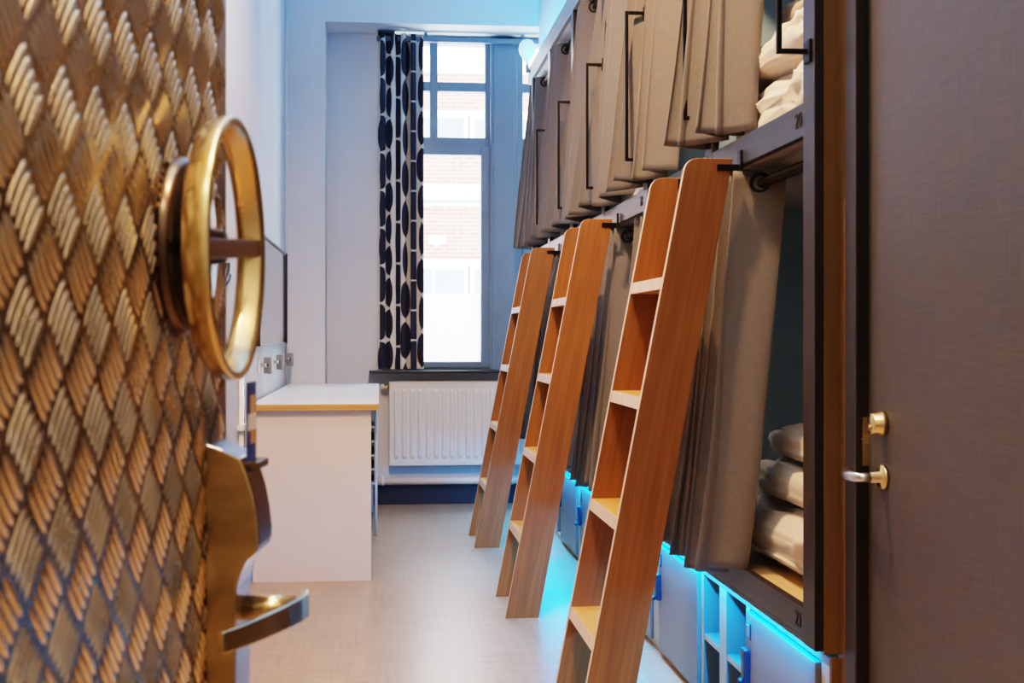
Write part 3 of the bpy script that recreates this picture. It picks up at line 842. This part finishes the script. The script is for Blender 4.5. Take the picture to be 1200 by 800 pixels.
# ------------------------------------------------------------------ bedding
def soft(c, sz, m, seed, folds=1, rough=.02, name='folded_duvet'):
    rr = random.Random(seed); off = Vector((rr.uniform(0, 50), rr.uniform(0, 50), rr.uniform(0, 50)))
    nu, nv = 120, 64
    def sp(x, e): return math.copysign(abs(x) ** e, x)
    def fn(u, v):
        th = 2 * PI * u; p = -PI / 2 + PI * v
        cp, sp_ = math.cos(p), math.sin(p)
        e1, e2 = .55, .30
        x = sp(cp, e1) * sp(math.cos(th), e2); y = sp(cp, e1) * sp(math.sin(th), e2); z = sp(sp_, e1)
        g = 0
        if folds > 1:
            g = .05 * (abs(math.sin(z * PI * folds / 2)) ** .35 - 1)
        q = Vector((x * sz[0] * 5, y * sz[1] * 5, z * sz[2] * 9)) + off
        d = noise.noise(q) * rough + noise.noise(q * 2.7) * rough * .5 + noise.noise(Vector((q.x * 9, q.y * 3.5, q.z * 5))) * rough * .14
        w_ = abs(noise.noise(Vector((q.x * 2.1, q.y * 1.2, q.z * 1.6)) + off)) 
        d -= max(0, .12 - w_) * rough * 3.2
        sag = -.16 * (x * x + y * y) * max(0, z) * .5
        return (c[0] + x * (sz[0] / 2) * (1 + g) + d * x, c[1] + y * (sz[1] / 2) * (1 + g) + d * y, c[2] + (z + sag) * sz[2] / 2 + d * (1 if z > -.6 else .15))
    b = MB().grid(fn, nu, nv, m)
    o = b.build(name)
    return o
def stack(y, z, upper, who):
    G = 'folded bedding on the bunks'
    if upper:
        tag(soft((1.37, y + .45, z + .105), (.68, .84, .21), MT['linen'], 3 + int(y * 10), 2, .022), 'thick cream folded duvet at the bottom of %s' % who, 'duvet', G)
        tag(soft((1.36, y + .43, z + .265), (.64, .82, .15), MT['linen'], 4 + int(y * 10), 1, .022), 'cream folded duvet lying in the middle of %s' % who, 'duvet', G)
        tag(soft((1.39, y + .38, z + .385), (.5, .72, .12), MT['pillow_grey'], 5 + int(y * 10), 1, .016, 'pillow'), 'taupe pillow on top of %s' % who, 'pillow', G)
    else:
        tag(soft((1.40, y + .47, z + .085), (.70, .92, .17), MT['linen'], 21, 1, .03), 'thick cream folded duvet at the bottom of %s' % who, 'duvet', G)
        tag(soft((1.40, y + .43, z + .225), (.60, .82, .125), MT['linen'], 22, 1, .026), 'rolled cream duvet in the middle of %s' % who, 'duvet', G)
        tag(soft((1.40, y + .41, z + .335), (.54, .8, .12), MT['linen'], 23, 1, .016, 'pillow'), 'cream pillow on top of %s' % who, 'pillow', G)
stack(2.93, .51, False, 'the lower bunk stack beside the brown door')
stack(2.93, 1.655, True, 'the upper bunk stack beside the brown door')
stack(4.72, 1.655, True, 'the upper stack behind the second curtain')
stack(6.53, 1.655, True, 'the upper stack on the window end bunk')

# ------------------------------------------------------------------ right-hand brown door
d2 = struct(empty('door_2', (1.085, (DY0 + DY1) / 2, 0)), 'dark brown flush door with small lever at right', 'door')
XD = 1.045
f = MB()
f.box(XP - .012, XP + .03, DY1, DY1 + .066, 0, DZ + .048, MT['stain'], {'-y': MT['post_edge']})
f.box(XP - .012, XP + .03, DY0 - .05, DY0, 0, DZ + .048, MT['stain'])
f.box(XP - .012, XP + .03, DY0, DY1, DZ, DZ + .048, MT['stain'])
f.build('door_frame', d2, bevel=.003)
MB().box(XD, XD + .04, DY0 + .003, DY1 - .003, .008, DZ - .003, MT['door'], {'+y': MT['post_edge']}).build('door_leaf', d2, bevel=.002)
yk, zk = 2.575, .966
yh, zh = 2.572, .855
c = MB().lathe((XD, yk, zk), (-1, 0, 0), [(.027, 0), (.027, .010), (.023, .016), (.0225, .026), (.021, .028), (.006, .029)], MT['brass'], 32)
c.lathe((XD - .028, yk, zk - .008), (-1, 0, 0), [(.006, 0), (.006, .004), (.002, .005)], MT['brass_dark'], 16)
c.build('lock_cylinder', d2)
b = MB().lathe((XD, yh, zh), (-1, 0, 0), [(.027, 0), (.027, .006), (.024, .009), (.012, .010), (.011, .03)], MT['brass'], 32)
b = b.build('rose', d2)
lv = MB().tube([(XD - .02, yh, zh), (XD - .048, yh, zh), (XD - .058, yh + .012, zh), (XD - .058, yh + .05, zh), (XD - .05, yh + .085, zh), (XD - .03, yh + .112, zh), (XD - .018, yh + .118, zh)],
          [.010, .010, .011, .012, .012, .011, .008], MT['steel_bright'], 14)
lv.build('lever_handle', d2)
MB().box(XP + .001, XP + .016, DY1 - .006, DY1 + .0, .87, .975, MT['brass']).build('strike_plate', d2)

# ------------------------------------------------------------------ brass entry door (authored in door axes: n = off the face, d = along the door, z)
NX = -0.36
def C(n, d, z):
    return (n * cT + d * sT, -n * sT + d * cT, z)
HB = 0.70; DE = 1.612
d1 = struct(empty('door_1', C(NX - .02, HB, 0), -TH), 'brass tread-plate entry door standing open at left', 'door')
def cbox(b, n0, n1, d0, d1_, z0, z1, m, faces=None):
    t = MB(); t.box(n0, n1, d0, d1_, z0, z1, m, faces)
    o = len(b.v)
    b.v += [Vector(C(*p)) for p in t.v]
    for f_, k in zip(t.f, t.mi):
        b.f.append(tuple(i + o for i in f_)); b.mi.append(b.slot(t.mats[k])); b.sm.append(False)
    return b
MT['tread_base'] = mat('dark_brass_sheet', (0.27, 0.20, 0.135), 0.28, metal=1.0, amount=0.25, noise_scale=7, rough_var=.08)
MT['tread_bar'] = mat('worn_brass_bars', (0.85, 0.72, 0.53), 0.28, metal=1.0, amount=0.15, noise_scale=12, rough_var=.06)
MT['door_core'] = mat('blue_grey_door_edge', (0.18, 0.26, 0.36), 0.4, amount=.1)
cbox(MB(), NX - .045, NX - .002, HB, DE - .002, .01, 2.12, MT['door_core']).build('door_leaf', d1)
tp = cbox(MB(), NX - .003, NX, HB + .002, DE, .01, 2.12, MT['tread_base'])
PITCH = .0825
bars_v = []
def bar(dc, zc, ang):
    hl, hw, hh = .0262, .0041, .0024
    ca, sa = math.cos(ang), math.sin(ang)
    vs = []; fs = []
    N_, K_ = 7, 5
    for i in range(N_):
        t = -1 + 2 * i / (N_ - 1)
        w_ = hw * (max(0, 1 - abs(t) ** 3.5)) ** .5
        hgt = hh * (max(0, 1 - abs(t) ** 3.5)) ** .5
        for j in range(K_):
            q = PI * j / (K_ - 1)
            a = t * hl; bq = math.cos(q) * w_; h = math.sin(q) * hgt
            vs.append(C(NX + h, dc + a * ca - bq * sa, zc + a * sa + bq * ca))
    for i in range(N_ - 1):
        for j in range(K_ - 1):
            fs.append((i * K_ + j, i * K_ + j + 1, (i + 1) * K_ + j + 1, (i + 1) * K_ + j))
    return vs, fs
D0, Z0_ = 0.947, 1.150 + (393 - 105) / 1583.0
nd0 = int(math.floor((HB + .05 - D0) / PITCH)); nd1 = int((DE - D0) / PITCH) + 1
nzz0 = int(math.floor((.08 - Z0_) / (PITCH * 1.04))); nzz1 = int((2.05 - Z0_) / (PITCH * 1.04)) + 1
for i in range(nd0, nd1 + 1):
    for j in range(nzz0, nzz1 + 1):
        for half in (0, 1):
            dc = D0 + (i + .5 * half) * PITCH; zc = Z0_ + (j + .5 * half) * PITCH * 1.04
            if dc > DE - .03 or dc < HB + .03: continue
            ang = math.radians(47) if half == 0 else math.radians(-47)
            for k in range(-2, 3):
                # bars stacked across their own direction
                od = -math.sin(ang) * k * .0116; oz = math.cos(ang) * k * .0116
                vs, fs = bar(dc + od, zc + oz, ang)
                tp.add(vs, fs, MT['tread_bar'], True)
tp.build('tread_plate', d1)

# ring pull handle
RN, RD, RZ = -0.304, 1.389, 1.244
ax = Vector(C(1, 0, 0))
rh = MB()
# flared band: closed profile (radius, height) revolved
prof_o = [(.1300, -.022), (.1360, -.0185), (.1410, -.011), (.1430, -.002), (.1435, .004), (.1420, .008), (.1385, .0095)]
prof_i = [(.1345, .008), (.1315, .003), (.129, -.004), (.1255, -.011), (.1235, -.017), (.1255, -.0215)]
sec = prof_o + prof_i
n_ = 96
cvec = Vector(C(RN, RD, RZ)); u_ = Vector(C(0, 1, 0)); w_ = Vector((0, 0, 1))
vs = [cvec + (u_ * math.cos(2 * PI * i / n_) + w_ * math.sin(2 * PI * i / n_)) * r_ + ax * h for i in range(n_) for r_, h in sec]
k_ = len(sec)
fs = [(i * k_ + j, i * k_ + (j + 1) % k_, ((i + 1) % n_) * k_ + (j + 1) % k_, ((i + 1) % n_) * k_ + j) for i in range(n_) for j in range(k_)]
rh.add(vs, fs, MT['brass'], True)
rh = rh.build('ring_handle', d1)
cb = MB()
hb = [(RD - .128, -.0085), (RD + .131, .0095)]
cb.add([C(n_q, dq, RZ + zq + o_) for (dq, zq) in hb for n_q in (RN - .010, RN + .006) for o_ in (-.0105, .0105)],
       [(0, 1, 3, 2), (4, 6, 7, 5), (0, 4, 5, 1), (2, 3, 7, 6), (0, 2, 6, 4), (1, 5, 7, 3)], MT['bronze'])
cb.build('crossbar', rh, bevel=.003)
rs = MB().lathe(C(NX, RD - .004, RZ + .002), ax, [(.098, .0), (.098, .006), (.094, .016), (.084, .022), (.05, .024), (.022, .028), (.017, .05)], MT['bronze'], 64)
rs.build('rosette', rh)

# electronic lock case: side profile (n, z) extruded along the door
lock_n = lambda u, d: (u - 600) * d / F
prof = [(-.36, 1.023), (-.3185, 1.006), (-.304, .965), (-.2965, .914), (-.2985, .898), (-.311, .886), (-.320, .868), (-.3235, .845), (-.324, .60), (-.36, .60)]
pr = [(-.36, 1.023), (-.340, 1.016), (-.3185, 1.006), (-.311, .988), (-.304, .965), (-.2995, .94), (-.2965, .914), (-.2968, .904), (-.2995, .895), (-.311, .886), (-.318, .872), (-.3225, .855), (-.324, .835), (-.324, .60), (-.36, .60)]
lb = MB().prism(pr, 1.5, 1.584, MT['brass_dark'], {0: MT['steel_bright'], 1: MT['steel_bright'], **{i: MT['bronze'] for i in range(2, 8)}, **{i: MT['steel_bright'] for i in range(8, 13)}},
               axis='y', xf=lambda a, t, b_: C(a, t, b_))
lock = lb.build('lock_case', d1, bevel=.0025)
lvz = .8215
nk = MB().tube([C(-.326, 1.545, lvz), C(-.262, 1.545, lvz)], .0150, MT['brass'], 20)
nk.build('spindle', lock)
# flat curved lever blade
path = [(-.256, 1.580), (-.252, 1.560), (-.255, 1.53), (-.265, 1.49), (-.281, 1.44), (-.296, 1.40), (-.312, 1.366)]
bw = MB()
th_ = .0045
vs = []
for i, (n1, dd) in enumerate(path):
    a = Vector(path[max(i - 1, 0)]); b_ = Vector(path[min(i + 1, len(path) - 1)]); t = (b_ - a).normalized(); nr = Vector((-t.y, t.x))
    if nr.x < 0: nr = -nr
    hgt = .0155 - .0006 * i
    for sgn in (-1, 1):
        for zz_ in (-hgt, hgt):
            vs.append(C(n1 + nr.x * th_ * sgn, dd + nr.y * th_ * sgn, lvz + zz_))
fs = []
for i in range(len(path) - 1):
    a, b_ = i * 4, (i + 1) * 4
    fs += [(a, a + 1, b_ + 1, b_), (a + 2, b_ + 2, b_ + 3, a + 3), (a + 1, a + 3, b_ + 3, b_ + 1), (a, b_, b_ + 2, a + 2)]
fs += [(0, 2, 3, 1), tuple((len(path) - 1) * 4 + k for k in (0, 1, 3, 2))]
bw.add(vs, fs, MT['brass'], False)
lvh = bw.build('lever_handle', lock, bevel=.002)
lvh.modifiers['bevel'].limit_method = 'ANGLE'
MB().box(0, 1, 0, 1, 0, 1, MT['bronze'])
sl = cbox(MB(), -.322, -.300, 1.512, 1.580, .990, 1.000, MT['bronze']); sl.build('card_slot', lock, bevel=.002)
# key card standing in the slot
kc = tag(empty('key_card', C(-.314, 1.545, .99), -TH), 'navy blue key card standing in the door lock slot', 'card')
cbox(MB(), -.3152, -.3140, 1.518, 1.572, .972, 1.094, MT['card']).build('card_body', kc)
k2 = cbox(MB(), -.3141, -.3137, 1.538, 1.566, 1.02, 1.078, MT['card_tan']); cbox(k2, -.3137, -.3133, 1.520, 1.570, 1.036, 1.056, MT['card_white'])
k2.build('printed_picture', kc)

# ------------------------------------------------------------------ lights
def area(name, loc, tgt, size, power, color, sy=None, spread=None):
    l = bpy.data.lights.new(name, 'AREA'); l.energy = power; l.color = color; l.size = size
    if sy: l.shape = 'RECTANGLE'; l.size_y = sy
    if spread: l.spread = spread
    o = bpy.data.objects.new(name, l); COL.objects.link(o); o.location = loc
    o.rotation_euler = (Vector(tgt) - Vector(loc)).to_track_quat('-Z', 'Y').to_euler()
    return o
def spot(name, loc, tgt, power, color, ang, blend=.5, rad_=.05):
    l = bpy.data.lights.new(name, 'SPOT'); l.energy = power; l.color = color; l.spot_size = math.radians(ang); l.spot_blend = blend; l.shadow_soft_size = rad_
    o = bpy.data.objects.new(name, l); COL.objects.link(o); o.location = loc
    o.rotation_euler = (Vector(tgt) - Vector(loc)).to_track_quat('-Z', 'Y').to_euler()
    return o
WARM = (1.0, .64, .34)
spot('warm_ceiling_spot', (.2, 3.3, 3.62), (.75, 4.4, 1.0), 470, (1.0, .58, .28), 125, .6, .06)
spot('warm_door_spot', (.3, .86, 3.3), (-.25, 1.4, 1.0), 300, (1.0, .60, .30), 80, .6, .05)
spot('room_ceiling_spot', (.1, 5.0, 3.6), (0.0, 5.8, 0), 110, (1.0, .85, .7), 110, .7, .08)
area('ceiling_fill', (.15, 4.8, 3.68), (.15, 4.8, 0), .8, 14, (1, .95, .9), 5.0).rotation_euler = (0, 0, 0)  # added out-of-view fill that lifts the whole room, not a fixture
area('entry_fill', (.25, 1.75, 3.66), (.25, 1.75, 0), .8, 24, (1, .93, .86), 1.2).rotation_euler = (0, 0, 0)  # added fill for the nearest ladder, brown door and near curtains
area('corridor_fill', (.1, -.6, 3.6), (.1, -.6, 0), .8, 60, (1, .8, .58), .8)  # added to brighten the corridor reflected in the brass lock
CY = (.0, .36, 1.0)
area('led_under_bunks', (.988, 5.58, .436), (.80, 5.58, -.3), 0.008, 70, CY, 5.4).rotation_euler = (0, .25, 0)
area('led_on_beam', (1.0, 5.6, 2.92), (1.0, 5.6, 4), .02, 85, CY, 5.4).rotation_euler = (0, PI, 0)
pt = area('window_portal', (.8, 8.95, 2.05), (.8, 5, 2.05), 1.6, 1, (1, 1, 1), 2.3)
pt.data.cycles.is_portal = True

wd_ = bpy.data.worlds.new('overcast_sky'); scene.world = wd_; wd_.use_nodes = True
bg = wd_.node_tree.nodes['Background']
bg.inputs['Color'].default_value = (.82, .92, 1.0, 1); bg.inputs['Strength'].default_value = 26

# ------------------------------------------------------------------ camera
cd = bpy.data.cameras.new('camera'); cam = bpy.data.objects.new('camera', cd); COL.objects.link(cam)
cam.location = (0, 0, CAMH); cam.rotation_euler = (PI / 2, 0, -TH)
cd.sensor_width = 36; cd.lens = F / 1200 * 36; cd.shift_y = -7 / 1200; cd.clip_start = .05; cd.clip_end = 200
cd.dof.use_dof = True; cd.dof.focus_distance = 5.0; cd.dof.aperture_fstop = 8.0
scene.camera = cam
scene.view_settings.view_transform = 'Filmic'
scene.view_settings.look = 'High Contrast'
scene.view_settings.exposure = -0.1
scene.cycles.use_denoising = True
scene.cycles.max_bounces = 10
scene.cycles.sample_clamp_indirect = 8
